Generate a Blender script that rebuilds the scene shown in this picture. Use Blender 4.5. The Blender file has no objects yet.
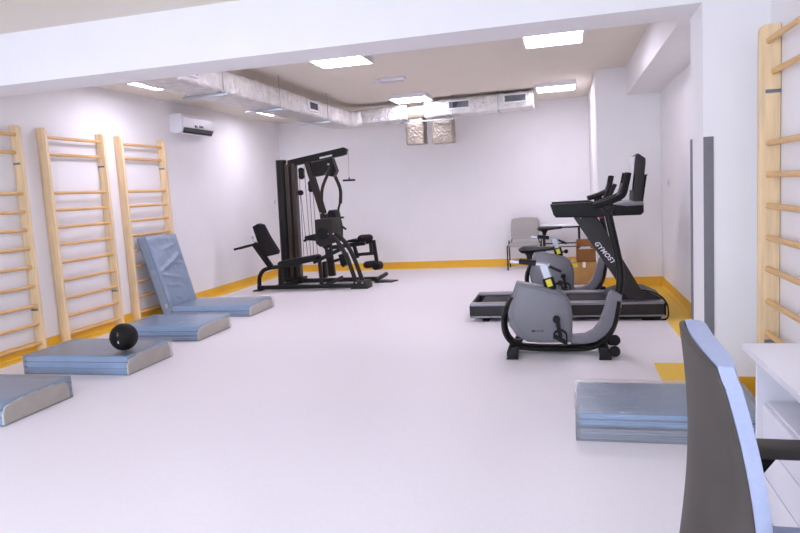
import bpy, bmesh, math, random
from mathutils import Vector, Matrix, noise
random.seed(7)
V = Vector
PI = math.pi
scene = bpy.context.scene
COL = scene.collection

# ------------------------------------------------------------------ materials
def lin(c):
    return tuple((x / 12.92 if x <= .04045 else ((x + .055) / 1.055) ** 2.4) for x in c)

def hexc(h):
    return lin(tuple(int(h[i:i + 2], 16) / 255 for i in (0, 2, 4)))

MATS = {}

def material(name, hexcol, rough=.5, metal=0., var=.04, scale=8., bump=0., bscale=40., stretch=(1, 1, 1), coat=0., spec=.5, sheen=0.):
    m = bpy.data.materials.new(name)
    m.use_nodes = True
    nt = m.node_tree
    b = nt.nodes['Principled BSDF']
    c = hexc(hexcol)
    tc = nt.nodes.new('ShaderNodeTexCoord')
    mp = nt.nodes.new('ShaderNodeMapping')
    mp.inputs['Scale'].default_value = stretch
    nt.links.new(tc.outputs['Object'], mp.inputs['Vector'])
    nz = nt.nodes.new('ShaderNodeTexNoise')
    nz.inputs['Scale'].default_value = scale
    nz.inputs['Detail'].default_value = 4
    nt.links.new(mp.outputs['Vector'], nz.inputs['Vector'])
    rp = nt.nodes.new('ShaderNodeValToRGB')
    rp.color_ramp.elements[0].position = .3
    rp.color_ramp.elements[1].position = .7
    rp.color_ramp.elements[0].color = tuple(max(0, x * (1 - var)) for x in c) + (1,)
    rp.color_ramp.elements[1].color = tuple(min(1, x * (1 + var)) for x in c) + (1,)
    nt.links.new(nz.outputs['Fac'], rp.inputs['Fac'])
    nt.links.new(rp.outputs['Color'], b.inputs['Base Color'])
    b.inputs['Roughness'].default_value = rough
    b.inputs['Metallic'].default_value = metal
    b.inputs['Specular IOR Level'].default_value = spec
    b.inputs['Coat Weight'].default_value = coat
    if bump:
        n2 = nt.nodes.new('ShaderNodeTexNoise')
        n2.inputs['Scale'].default_value = bscale
        n2.inputs['Detail'].default_value = 5
        nt.links.new(mp.outputs['Vector'], n2.inputs['Vector'])
        bp = nt.nodes.new('ShaderNodeBump')
        bp.inputs['Strength'].default_value = bump
        bp.inputs['Distance'].default_value = .02
        nt.links.new(n2.outputs['Fac'], bp.inputs['Height'])
        nt.links.new(bp.outputs['Normal'], b.inputs['Normal'])
    MATS[name] = m
    return m

def emitter(name, hexcol, strength):
    m = bpy.data.materials.new(name)
    m.use_nodes = True
    nt = m.node_tree
    b = nt.nodes['Principled BSDF']
    b.inputs['Base Color'].default_value = (.8, .8, .8, 1)
    b.inputs['Emission Color'].default_value = hexc(hexcol) + (1,)
    b.inputs['Emission Strength'].default_value = strength
    return m

M_wall = material('wall_paint', 'F4F1F0', .85, var=.012, scale=3, bump=.02, bscale=120)
M_ceil = material('ceiling_paint', 'EAE1D2', .9, var=.012, scale=2, bump=.02, bscale=120)
M_floor = material('speckled_vinyl_floor', 'E9E3E4', .42, var=.03, scale=60, spec=.35)
M_yellow = material('yellow_vinyl', 'F6CB46', .5, var=.04, scale=40, spec=.3)
M_yellow2 = material('yellow_cove_vinyl', 'F0BC3C', .5, var=.04, scale=40, spec=.3)
M_pine = material('pine_wood', 'EACDA0', .5, var=.13, scale=5, stretch=(6, 6, .5), bump=.03, bscale=8)
M_rung = material('beech_rung_wood', 'DFB276', .42, var=.10, scale=7, stretch=(5, .6, 5))
M_steel = material('zinc_steel', 'B4B8BE', .35, 1., var=.08, scale=20)
M_dsteel = material('grey_steel', '7A7C80', .45, .2, var=.08, scale=20)
M_chrome = material('chrome', 'B4B6BB', .28, 1., var=.03)
M_black = material('black_plastic', '161515', .5, var=.15, scale=20, bump=.03, bscale=150, spec=.25)
M_blackm = material('black_powder_coat', '1B1917', .42, .1, var=.12, scale=15, bump=.03, bscale=200, spec=.25)
M_gun = material('gunmetal_coat', '2A2825', .42, .2, var=.1, scale=15, spec=.25)
M_vinylk = material('black_upholstery', '141212', .55, var=.15, scale=14, bump=.06, bscale=60, spec=.25)
M_brown = material('smoked_shroud', '382D20', .3, .1, var=.12, scale=6)
M_foot = material('graphite_plate', '312C26', .55, .1, var=.12, scale=12, spec=.25)
M_rubber = material('black_rubber', '0F0E0E', .6, var=.2, scale=30, bump=.12, bscale=160, spec=.25)
M_matblue = material('blue_mat_vinyl', '86BCE6', .45, var=.06, scale=6, bump=.18, bscale=9, spec=.4)
M_matblue2 = material('slate_blue_mat_vinyl', '95A4B6', .28, var=.05, scale=4, bump=.5, bscale=5, spec=.5)
M_cream = material('cream_mat_end', 'F5ECDA', .6, var=.08, scale=9, bump=.1, bscale=12)
M_gap_piping = material('gap_shade_piping', '4C70A2', .6, var=.06)
M_bikegrey = material('bike_shell_grey', '77757A', .42, var=.03, scale=10, bump=.02, bscale=200)
M_bikelight = material('bike_inset_grey', '7D7B80', .38, var=.03, scale=10)
M_tmdark = material('treadmill_charcoal', '33302F', .45, .15, var=.08, scale=12, spec=.25)
M_tmsilver = material('treadmill_silver', '88868A', .35, .4, var=.05, scale=12)
M_belt = material('running_belt', '221F1D', .75, var=.15, scale=80, bump=.1, bscale=200)
M_white = material('white_laminate', 'E9E7EC', .4, var=.012, scale=5)
M_whitep = material('white_plastic', 'ECEAEE', .3, var=.01, scale=5)
M_yel = material('yellow_sticker', 'E9DC2F', .45, var=.05)
M_red = material('red_plastic', 'D2231C', .4, var=.05)
M_guard = material('grey_corner_guard', '77777B', .5, var=.04, scale=20)
M_card = material('cardboard', 'B98F57', .8, var=.08, scale=10, bump=.05, bscale=30)
M_card2 = material('brown_cardboard', '8C5A2A', .75, var=.12, scale=10, bump=.05, bscale=30)
M_grfab = material('grey_chair_fabric', 'A9A59E', .8, var=.06, scale=90, bump=.1, bscale=160)
M_bluefab = material('light_blue_upholstery', 'A9B2CB', .75, var=.04, scale=60, bump=.06, bscale=200)
M_shell = material('dark_chair_shell', '443E37', .55, var=.08, scale=8, bump=.02, bscale=120)
M_dark = material('dark_slot', '191818', .6, var=.1)
M_grille = material('grille_grey', '5C5E62', .5, .2, var=.06)
M_label = material('pale_label', 'C9C8C6', .5, var=.06)
M_green = material('edge_grey', '8E8C90', .5, var=.04)
M_panel = emitter('light_panel_glow', 'EDE9FF', 16.0)
M_panel2 = emitter('cool_light_panel_glow', 'DAE2FF', 5.5)

# floor: fine speckle
nt = M_floor.node_tree
b = nt.nodes['Principled BSDF']
rp = [n for n in nt.nodes if n.type == 'VALTORGB'][0]
vor = nt.nodes.new('ShaderNodeTexNoise'); vor.inputs['Scale'].default_value = 55; vor.inputs['Detail'].default_value = 6; vor.inputs['Roughness'].default_value = .8
tcn = [n for n in nt.nodes if n.type == 'TEX_COORD'][0]
nt.links.new(tcn.outputs['Object'], vor.inputs['Vector'])
nt.links.new(vor.outputs['Fac'], rp.inputs['Fac'])

# aluminium foil insulation
M_foil = material('aluminium_foil_wrap', 'DEDAD6', .38, .62, var=.14, scale=9, bump=1., bscale=24)
M_foil2 = material('darkened_foil_wrap', '9C9284', .42, .6, var=.18, scale=9, bump=1., bscale=26)  # same foil, colour darkened to hold back the glare on the drops
M_foild = material('dull_foil_wrap', '7A7262', .5, .6, var=.10, scale=7, bump=.4, bscale=16)

# clear polythene film
m = bpy.data.materials.new('clear_film'); m.use_nodes = True
nt = m.node_tree; nt.nodes.clear()
out = nt.nodes.new('ShaderNodeOutputMaterial')
tr = nt.nodes.new('ShaderNodeBsdfTransparent'); tr.inputs['Color'].default_value = (1, 1, 1, 1)
gl = nt.nodes.new('ShaderNodeBsdfGlossy'); gl.inputs['Roughness'].default_value = .16
df = nt.nodes.new('ShaderNodeBsdfDiffuse'); df.inputs['Color'].default_value = (.92, .88, .83, 1)
fr = nt.nodes.new('ShaderNodeLayerWeight'); fr.inputs['Blend'].default_value = .38
mx = nt.nodes.new('ShaderNodeMixShader'); mx2 = nt.nodes.new('ShaderNodeMixShader')
tc = nt.nodes.new('ShaderNodeTexCoord'); nz = nt.nodes.new('ShaderNodeTexNoise'); nz.inputs['Scale'].default_value = 11; nz.inputs['Detail'].default_value = 6; nz.inputs['Distortion'].default_value = 1.2
bp = nt.nodes.new('ShaderNodeBump'); bp.inputs['Strength'].default_value = .5; bp.inputs['Distance'].default_value = .02
nt.links.new(tc.outputs['Object'], nz.inputs['Vector']); nt.links.new(nz.outputs['Fac'], bp.inputs['Height'])
nt.links.new(bp.outputs['Normal'], gl.inputs['Normal'])
mx2.inputs['Fac'].default_value = .2
nt.links.new(tr.outputs[0], mx2.inputs[1]); nt.links.new(df.outputs[0], mx2.inputs[2])
nt.links.new(fr.outputs['Fresnel'], mx.inputs['Fac'])
nt.links.new(mx2.outputs[0], mx.inputs[1]); nt.links.new(gl.outputs[0], mx.inputs[2])
nt.links.new(mx.outputs[0], out.inputs['Surface'])
M_film = m

# ------------------------------------------------------------------ mesh builder
def catmull(pts, n=6, closed=False):
    pts = [V(q) for q in pts]
    res = []
    N = len(pts)
    rng = range(N) if closed else range(N - 1)
    for i in rng:
        if closed:
            a, b_, c, d = pts[(i - 1) % N], pts[i], pts[(i + 1) % N], pts[(i + 2) % N]
        else:
            a = pts[i - 1] if i > 0 else pts[i] * 2 - pts[i + 1]
            b_, c = pts[i], pts[i + 1]
            d = pts[i + 2] if i + 2 < N else pts[i + 1] * 2 - pts[i]
        for k in range(n):
            t = k / n
            res.append(.5 * ((2 * b_) + (c - a) * t + (2 * a - 5 * b_ + 4 * c - d) * t * t + (3 * b_ - a - 3 * c + d) * t ** 3))
    if not closed:
        res.append(pts[-1])
    return res

class MB:
    def __init__(self):
        self.v = []; self.f = []

    def add(self, vs, fs):
        o = len(self.v)
        self.v += [V(x) for x in vs]
        self.f += [tuple(i + o for i in q) for q in fs]
        return self

    def addbm(self, bm, bevel=0, seg=2):
        if bevel:
            bmesh.ops.bevel(bm, geom=list(bm.edges), offset=bevel, segments=seg, affect='EDGES', clamp_overlap=True, profile=.6)
        bm.verts.index_update()
        self.add([x.co.copy() for x in bm.verts], [[q.index for q in f.verts] for f in bm.faces])
        bm.free()
        return self

    def box(self, lo, hi, bevel=0, seg=2, mat=None):
        bm = bmesh.new()
        lo, hi = V(lo), V(hi)
        r = bmesh.ops.create_cube(bm, size=1)
        for x in bm.verts:
            x.co = V((lo[i] + (x.co[i] + .5) * (hi[i] - lo[i]) for i in range(3)))
            if mat is not None:
                x.co = mat @ x.co
        return self.addbm(bm, bevel, seg)

    def cbox(self, c, s, bevel=0, seg=2, rot=None):
        c = V(c); s = V(s) / 2
        mat = None
        if rot is not None:
            mat = Matrix.Translation(c) @ rot.to_4x4()
            return self.box(-s, s, bevel, seg, mat)
        return self.box(c - s, c + s, bevel, seg)

    def bar(self, p, q, w, h, bevel=.006, side=(0, 1, 0), seg=1):
        """rectangular bar p->q; w along `side`, h across"""
        p, q = V(p), V(q)
        d = (q - p); L = d.length; d.normalize()
        s = V(side); s = (s - d * s.dot(d)).normalized()
        t = d.cross(s)
        rot = Matrix((d, s, t)).transposed()
        return self.cbox((p + q) / 2, (L, w, h), bevel, seg, rot)

    def prism(self, pts, vec, bevel=0, seg=2):
        bm = bmesh.new()
        vec = V(vec)
        a = [bm.verts.new(V(x)) for x in pts]
        c = [bm.verts.new(V(x) + vec) for x in pts]
        n = len(a)
        bm.faces.new(a); bm.faces.new(list(reversed(c)))
        for i in range(n):
            j = (i + 1) % n
            bm.faces.new([a[j], a[i], c[i], c[j]])
        bmesh.ops.recalc_face_normals(bm, faces=list(bm.faces))
        if bevel:
            es = [e for e in bm.edges if (e.verts[0] in a) == (e.verts[1] in a)]
            bmesh.ops.bevel(bm, geom=es, offset=bevel, segments=seg, affect='EDGES', clamp_overlap=True, profile=.6)
            bevel = 0
        return self.addbm(bm)

    def tube(self, pts, r, n=12, smooth=0, sx=1., caps=True):
        if smooth:
            rr = r
            pts = catmull(pts, smooth)
        pts = [V(x) for x in pts]
        N = len(pts)
        rs = r if isinstance(r, (list, tuple)) else [r] * N
        if len(rs) != N:
            rs = [rs[0] + (rs[-1] - rs[0]) * i / (N - 1) for i in range(N)]
        prev = None
        vs = []; fs = []
        for i in range(N):
            d = (pts[min(i + 1, N - 1)] - pts[max(i - 1, 0)]).normalized()
            if prev is None:
                s = d.cross(V((0, 0, 1)))
                if s.length < .05: s = d.cross(V((0, 1, 0)))
                s.normalize()
            else:
                s = (prev - d * prev.dot(d)).normalized()
            prev = s
            t = d.cross(s)
            for k in range(n):
                a = 2 * PI * k / n
                vs.append(pts[i] + (s * math.cos(a) * sx + t * math.sin(a)) * rs[i])
        for i in range(N - 1):
            for k in range(n):
                k2 = (k + 1) % n
                fs.append((i * n + k, i * n + k2, (i + 1) * n + k2, (i + 1) * n + k))
        if caps:
            fs.append(tuple(reversed(range(n)))); fs.append(tuple(range((N - 1) * n, N * n)))
        return self.add(vs, fs)

    def lathe(self, prof, c, axis='z', n=24):
        """prof: (radius, height) list"""
        c = V(c)
        vs = []; fs = []
        for (r, h) in prof:
            for k in range(n):
                a = 2 * PI * k / n
                x, y = r * math.cos(a), r * math.sin(a)
                if axis == 'z': q = V((x, y, h))
                elif axis == 'y': q = V((x, h, -y))
                else: q = V((h, x, y))
                vs.append(c + q)
        for i in range(len(prof) - 1):
            for k in range(n):
                k2 = (k + 1) % n
                fs.append((i * n + k, i * n + k2, (i + 1) * n + k2, (i + 1) * n + k))
        fs.append(tuple(reversed(range(n)))); fs.append(tuple(range((len(prof) - 1) * n, len(prof) * n)))
        return self.add(vs, fs)

    def cyl(self, c, r, h, axis='z', n=20, bev=.15):
        e = min(r, h / 2) * bev
        return self.lathe([(r - e, -h / 2), (r, -h / 2 + e), (r, h / 2 - e), (r - e, h / 2)], c, axis, n)

    def ball(self, c, rad, n=20, scale=(1, 1, 1)):
        bm = bmesh.new()
        bmesh.ops.create_uvsphere(bm, u_segments=n * 2, v_segments=n, radius=rad)
        for x in bm.verts:
            x.co = V(c) + V((x.co.x * scale[0], x.co.y * scale[1], x.co.z * scale[2]))
        return self.addbm(bm)

    def gridsolid(self, A, B):
        """closed solid between two grids of points (rows x cols)"""
        R_, C_ = len(A), len(A[0])
        vs = [q for row in A for q in row] + [q for row in B for q in row]
        o = R_ * C_
        fs = []
        for i in range(R_ - 1):
            for j in range(C_ - 1):
                a = i * C_ + j
                fs.append((a, a + 1, a + C_ + 1, a + C_))
                fs.append((o + a, o + a + C_, o + a + C_ + 1, o + a + 1))
        per = [(0, j) for j in range(C_)] + [(i, C_ - 1) for i in range(1, R_)] + [(R_ - 1, j) for j in range(C_ - 2, -1, -1)] + [(i, 0) for i in range(R_ - 2, 0, -1)]
        ids = [i * C_ + j for i, j in per]
        for k in range(len(ids)):
            a, c = ids[k], ids[(k + 1) % len(ids)]
            fs.append((a, o + a, o + c, c))
        return self.add(vs, fs)

    def build(self, name, mat, parent=None, smooth=True, angle=38):
        o_loc = V((0, 0, 0))
        if parent is not None:
            q = parent
            while q is not None:
                o_loc += V(q.location); q = q.parent
        bm = bmesh.new()
        vv = [bm.verts.new(x) for x in self.v]
        for f in self.f:
            try: bm.faces.new([vv[i] for i in f])
            except ValueError: pass
        bmesh.ops.recalc_face_normals(bm, faces=list(bm.faces))
        # origin at the middle of the shape's base
        xs = [v.co.x for v in bm.verts]; ys = [v.co.y for v in bm.verts]; zs = [v.co.z for v in bm.verts]
        org = V(((min(xs) + max(xs)) / 2, (min(ys) + max(ys)) / 2, min(zs)))
        for v in bm.verts: v.co -= org
        me = bpy.data.meshes.new(name)
        bm.to_mesh(me); bm.free()
        me.materials.append(mat)
        if smooth:
            for pz in me.polygons: pz.use_smooth = True
            me.set_sharp_from_angle(angle=math.radians(angle))
        ob = bpy.data.objects.new(name, me)
        COL.objects.link(ob)
        ob.location = org - o_loc
        if parent is not None: ob.parent = parent
        return ob

def tag(o, label, cat, group=None):
    o['label'] = label; o['category'] = cat
    if group: o['group'] = group
    return o

def thing(name, label, cat, loc=(0, 0, 0), group=None):
    o = bpy.data.objects.new(name, None)
    COL.objects.link(o)
    o.empty_display_size = .1
    o.location = loc
    return tag(o, label, cat, group)

def struct(name, mb, mat, smooth=False):
    o = mb.build(name, mat, None, smooth)
    o['kind'] = 'structure'
    return o

def copy_tree(o, parent=None):
    c = o.copy()
    COL.objects.link(c)
    if parent is not None: c.parent = parent
    for ch in list(o.children): copy_tree(ch, c)
    return c

# ------------------------------------------------------------------ room
XL, XR, YB, YF, H = -5.596, 1.297, 12.455, -2.6, 3.02
BY0, BY1, BZ, PXL = 4.72, 5.146, 2.60, .897      # dividing beam / pier
NX, NY = .46, 9.612                               # chase in the back right corner
T = .15
struct('floor', MB().box((XL - T, YF - T, -.1), (XR + T, YB + T, 0)), M_floor)
struct('ceiling', MB().box((XL - T, YF - T, H), (XR + T, YB + T, H + .1)), M_ceil)
struct('wall_left', MB().box((XL - T, YF - T, 0), (XL, YB + T, H)), M_wall)
struct('wall_right', MB().box((XR, YF - T, 0), (XR + T, YB + T, H)), M_wall)
struct('wall_back', MB().box((XL, YB, 0), (XR, YB + T, H)), M_wall)
struct('wall_chase', MB().box((NX, NY, 0), (XR, YB, H), .006), M_wall)
# dividing wall: pier + beam, one L profile
db = MB().prism([(XL, BY0, BZ), (PXL, BY0, BZ), (PXL, BY0, 0), (XR, BY0, 0), (XR, BY0, H), (XL, BY0, H)], (0, BY1 - BY0, 0))
struct('wall_divider', db, M_wall)
struct('trim_soffit', MB().box((.868, BY1, 2.64), (XR, NY, H), 0), M_wall)
# front wall behind the camera, with two window openings
wf = MB()
WZ0, WZ1 = .95, 2.55
wins = [(-4.9, -2.9), (-2.3, -.3)]
wf.box((XL, YF - T, 0), (XR, YF, WZ0)); wf.box((XL, YF - T, WZ1), (XR, YF, H))
xs_ = [XL] + [x for w in wins for x in w] + [XR]
for i in range(0, len(xs_), 2):
    wf.box((xs_[i], YF - T, WZ0), (xs_[i + 1], YF, WZ1))
struct('wall_front', wf, M_wall)
for i, (a, c) in enumerate(wins):
    w = MB()
    y0, y1 = YF - .1, YF - .04
    w.box((a, y0, WZ0), (a + .06, y1, WZ1)); w.box((c - .06, y0, WZ0), (c, y1, WZ1))
    w.box((a, y0, WZ0), (c, y1, WZ0 + .06)); w.box((a, y0, WZ1 - .06), (c, y1, WZ1))
    w.box(((a + c) / 2 - .04, y0, WZ0), ((a + c) / 2 + .04, y1, WZ1))
    struct('window_%d' % (i + 1), w, M_white)

# yellow coved skirting and the yellow floor border
B = .127
def cove(name, x0, y0, x1, y1, nx, ny):
    """skirting along the wall line, coved at the foot; (nx, ny) points into the room"""
    prof = [(0, 0), (.03, 0), (.03, .006), (.012, .022), (.007, .05), (.006, B), (0, B)]
    pts = [V((x0 + nx * d, y0 + ny * d, z)) for d, z in prof]
    struct(name, MB().prism(pts, (x1 - x0, y1 - y0, 0)), M_yellow2)
cove('baseboard_left', XL, YF, XL, YB, 1, 0)
cove('baseboard_back', XL, YB, NX, YB, 0, -1)
cove('baseboard_chase', NX, NY, XR, NY, 0, -1)
cove('baseboard_chase_side', NX, NY, NX, YB, -1, 0)
cove('baseboard_alcove', XR, BY1, XR, NY, -1, 0)
cove('baseboard_right', XR, YF, XR, BY0, -1, 0)
cove('baseboard_pier', PXL, BY0, XR, BY0, 0, -1)
cove('baseboard_pier_side', PXL, BY0, PXL, BY1, -1, 0)
S = .15
def strip(name, x0, y0, x1, y1):
    struct(name, MB().box((x0, y0, 0), (x1, y1, .0025)), M_yellow)
strip('trim_1', XL, YF, XL + S, YB)
strip('trim_2', XL + S, YB - S, NX - S, YB)
strip('trim_3', NX - S, NY - .2, NX, YB)
strip('trim_4', NX, NY - .25, XR, NY)
strip('trim_5', 1.01, 5.515, XR, NY - .25)
strip('trim_6', .665, 4.55, PXL, 5.515)
strip('trim_7', PXL, BY1, XR, 5.515)
strip('trim_8', PXL, 4.55, XR, BY0)
strip('trim_9', XR - S, YF, XR, 4.55)
# grey corner guards on the pier
g = MB().box((PXL, BY0 - .008, .14), (PXL + .062, BY0, 1.745), .002)
struct('trim_10', g, M_guard)
g = MB().box((PXL - .008, BY1 - .055, .14), (PXL, BY1, 1.755), .002)
struct('trim_11', g, M_guard)

# ------------------------------------------------------------------ wall bars
RUNGS = [2.33, 2.147, 1.718, 1.526, 1.334, 1.137, .938, .732, .525, .322, .112]
def wall_bars(side, y0, y1, label, dz=0, D=.11):
    """side -1: on the left wall, +1: on the right wall; posts at y0 and y1"""
    x = XL if side < 0 else XR
    sg = 1 if side < 0 else -1
    t = thing('wall_bars', label, 'wall bars', (x + sg * .055, (y0 + y1) / 2, 0), 'wooden wall bars')
    W = .04
    for yy in (y0, y1 - W):
        pts = []
        top = 2.43 + dz
        prof = [(0, 0), (D, 0), (D, top - .035), (D - .012, top - .012), (D - .035, top), (0, top)]
        pts = [V((x + sg * (.004 + a), yy, z)) for a, z in prof]
        MB().prism(pts, (0, W, 0), .003, 1).build('post', M_pine, t)
    for i, z in enumerate(RUNGS):
        off = .045 if i == 1 else .072
        p0 = V((x + sg * off, y0 + .01, z + dz)); p1 = V((x + sg * off, y1 - .01, z + dz))
        MB().tube([p0, p1], .0185, 14, sx=.8).build('rung', M_rung, t)
    for yy, sgn in ((y0, 1), (y1, -1)):
        for z in (2.03, .475):
            mb = MB()
            if sgn > 0:
                mb.box((x + sg * .004 if sg > 0 else x - .084, yy + W, z - .011 + dz), (x + .084 if sg > 0 else x - .004, yy + W + .004, z + .011 + dz), .001)
            else:
                mb.box((x + sg * .004 if sg > 0 else x - .09, yy - W - .004, z - .011 + dz), (x + .09 if sg > 0 else x - .004, yy - W, z + .011 + dz), .001)
            mb.build('bracket', M_dsteel, t)
    return t
wall_bars(-1, 4.80, 5.775, 'wooden wall bars on the left wall, nearest the camera, cut by the photo edge')
wall_bars(-1, 6.09, 7.07, 'wooden wall bars on the left wall rising behind the black ball')
wall_bars(-1, 7.37, 8.335, 'wooden wall bars on the left wall with a blue mat leaning on them')
wall_bars(1, 3.56, 4.54, 'wooden wall bars on the right wall beside the white pier', -.05, .12)

# ------------------------------------------------------------------ split air conditioner
t = thing('air_conditioner', 'white split air conditioner high on the left wall', 'air conditioner', (XL + .11, 9.13, 2.55))
x0, x1, y0, y1, z0, z1 = XL, XL + .215, 8.66, 9.58, 2.55, 2.84
prof = [(0, z0 + .03), (.10, z0), (.17, z0 + .02), (.21, z0 + .09), (.215, z1 - .05), (.19, z1 - .005), (0, z1)]
MB().prism([(x0 + a, y0, z) for a, z in prof], (0, y1 - y0, 0), .008, 2).build('body', M_whitep, t)
prof = [(.216, z0 + .095), (.222, z0 + .095), (.224, z1 - .055), (.218, z1 - .05)]
MB().prism([(x0 + a, y0 + .015, z) for a, z in prof], (0, y1 - y0 - .03, 0), .002, 1).build('front_panel', M_whitep, t)
prof = [(.172, z0 + .012), (.178, z0 + .010), (.217, z0 + .086), (.211, z0 + .088)]
fl = MB().prism([(x0 + a, y0 + .05, z) for a, z in prof], (0, y1 - y0 - .1, 0), .001, 1).build('air_flap', M_grille, t)
MB().prism([(x0 + a + .004, y0 + .07, z - .002) for a, z in [(.176, z0 + .016), (.184, z0 + .016), (.192, z0 + .034), (.186, z0 + .036)]], (0, y1 - y0 - .14, 0)).build('outlet_slot', M_dark, t)
mb = MB(); mb.box((x0 + .222, 8.98, z0 + .10), (x0 + .2275, 9.06, z0 + .135), .001); mb.box((x0 + .222, 9.10, z0 + .105), (x0 + .2275, 9.22, z0 + .14), .001)
mb.build('reflection_patch', M_brown, t)  # brown patches imitate a dark reflection on the front panel

# ------------------------------------------------------------------ foil ventilation duct
def foil_run(path, w, h, step=.09, amp=.010, rnd=.06, n=28, seed=0):
    """rounded-rectangle sweep with a crumpled skin; path of (x,y,z) centres in plan"""
    P_ = []
    for a, c in zip(path[:-1], path[1:]):
        a, c = V(a), V(c)
        k = max(2, int((c - a).length / step))
        for i in range(k): P_.append(a.lerp(c, i / k))
    P_.append(V(path[-1]))
    vs = []; fs = []
    sec = []
    for k in range(n):
        a = 2 * PI * (k + .5) / n
        ca, sa = math.cos(a), math.sin(a)
        e = .22
        sec.append((math.copysign(abs(ca) ** e, ca) * w / 2, math.copysign(abs(sa) ** e, sa) * h / 2))
    for i, q in enumerate(P_):
        d = (P_[min(i + 1, len(P_) - 1)] - P_[max(i - 1, 0)]).normalized()
        up = V((0, 0, 1)) if abs(d.z) < .7 else V((0, 1, 0))
        s = d.cross(up).normalized(); u = s.cross(d)
        for (a, c) in sec:
            v = q + s * a + u * c
            nn = noise.noise(V((v.x * 6 + seed, v.y * 6, v.z * 6))) + .8 * noise.noise(V((v.x * 17, v.y * 17 + seed, v.z * 17)))
            vs.append(v + (s * a / w + u * c / h) * 2 * amp * nn)
    for i in range(len(P_) - 1):
        for k in range(n):
            k2 = (k + 1) % n
            fs.append((i * n + k, i * n + k2, (i + 1) * n + k2, (i + 1) * n + k))
    fs.append(tuple(reversed(range(n)))); fs.append(tuple(range((len(P_) - 1) * n, len(P_) * n)))
    return MB().add(vs, fs)

t = thing('ventilation_duct', 'silver foil wrapped ventilation duct hung under the ceiling', 'ventilation duct', (-3.0, 10.9, 2.62))
DX, DW, DZ, DH = -3.60, .42, 2.755, .25
foil_run([(DX, 5.25, DZ), (DX, 10.55, DZ), (DX + .06, 10.85, DZ + .02), (DX + .25, 10.98, DZ + .04), (-2.50, 10.98, 2.82)], DW, DH, .07, seed=3).build('duct_run', M_foil, t, angle=60)
YD = 10.98
foil_run([(-2.50, YD, 2.81), (-2.16, YD, 2.82)], .30, .22, .06, .004, seed=5).build('duct_neck', M_foild, t)
foil_run([(-2.20, YD, 2.83), (-.435, YD, 2.855)], .40, .27, .07, seed=8).build('duct_run', M_foil, t, angle=60)
for xa, w_, zb_ in ((-2.40, .32, 2.29), (-1.93, .36, 2.275)):
    foil_run([(xa, 11.0, 2.74), (xa, 11.0, zb_ + .1), (xa, 11.0, zb_)], w_, .30, .05, .010, seed=xa).build('duct_drop', M_foil2, t, angle=60)
def grille(x0, x1, y0, y1, z0, z1, axis):
    """louvred air grille standing proud of the duct skin"""
    mb = MB()
    f = .022
    if axis == 'x':     # face looks to +x
        X = x1
        mb.box((x0, y0, z0), (X, y0 + f, z1)); mb.box((x0, y1 - f, z0), (X, y1, z1)); mb.box((x0, y0 + f, z0), (X, y1 - f, z0 + f)); mb.box((x0, y0 + f, z1 - f), (X, y1 - f, z1))
    else:
        mb.box((x0, y0, z0), (x0 + f, y1, z1)); mb.box((x1 - f, y0, z0), (x1, y1, z1)); mb.box((x0 + f, y0, z0), (x1 - f, y1, z0 + f)); mb.box((x0 + f, y0, z1 - f), (x1 - f, y1, z1))
    fr_ = mb.build('grille', M_whitep, t)
    mb = MB()
    k = 7
    for i in range(k):
        z = z0 + f + (z1 - z0 - 2 * f) * (i + .5) / k
        if axis == 'x': mb.box((x0 + .006, y0 + f, z - .003), (x1 - .004, y1 - f, z + .004))
        else: mb.box((x0 + f, y0 + .004, z - .003), (x1 - f, y1 - .006, z + .004))
    mb.build('louvre', M_grille, fr_)
    mb = MB()
    if axis == 'x': mb.box((x0, y0 + f, z0 + f), (x0 + .008, y1 - f, z1 - f))
    else: mb.box((x0 + f, y1 - .008, z0 + f), (x1 - f, y1, z1 - f))
    mb.build('opening', M_dark, fr_)
grille(-1.80, -1.44, 10.755, 10.79, 2.795, 2.935, 'y')
grille(-.90, -.53, 10.755, 10.79, 2.815, 2.955, 'y')
grille(-3.41, -3.365, 8.62, 8.98, 2.70, 2.84, 'x')
grille(-3.41, -3.365, 5.45, 5.80, 2.70, 2.84, 'x')
def hanger(y, x0, x1):
    mb = MB()
    mb.box((x0, y - .02, 2.595), (x1, y + .02, 2.622), .002)
    for x in (x0 + .03, x1 - .03): mb.tube([(x, y, 2.60), (x, y, H)], .005, 6)
    mb.build('hanger', M_steel, t)
for y in (6.25, 7.65, 9.35): hanger(y, -3.84, -3.34)
mb = MB(); mb.box((-2.63, 10.745, 2.635), (-1.70, 10.775, 2.655), .002)
for x in (-2.60, -1.73): mb.tube([(x, 10.76, 2.64), (x, 10.76, H)], .005, 6)
mb.build('hanger', M_steel, t)
mb = MB(); mb.box((-1.005, 10.73, 2.70), (-.975, 11.22, 2.715), .002); mb.tube([(-.99, 10.745, 2.70), (-.99, 10.745, H)], .005, 6); mb.tube([(-.99, 11.2, 2.70), (-.99, 11.2, H)], .005, 6)
mb.build('hanger', M_steel, t)

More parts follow.
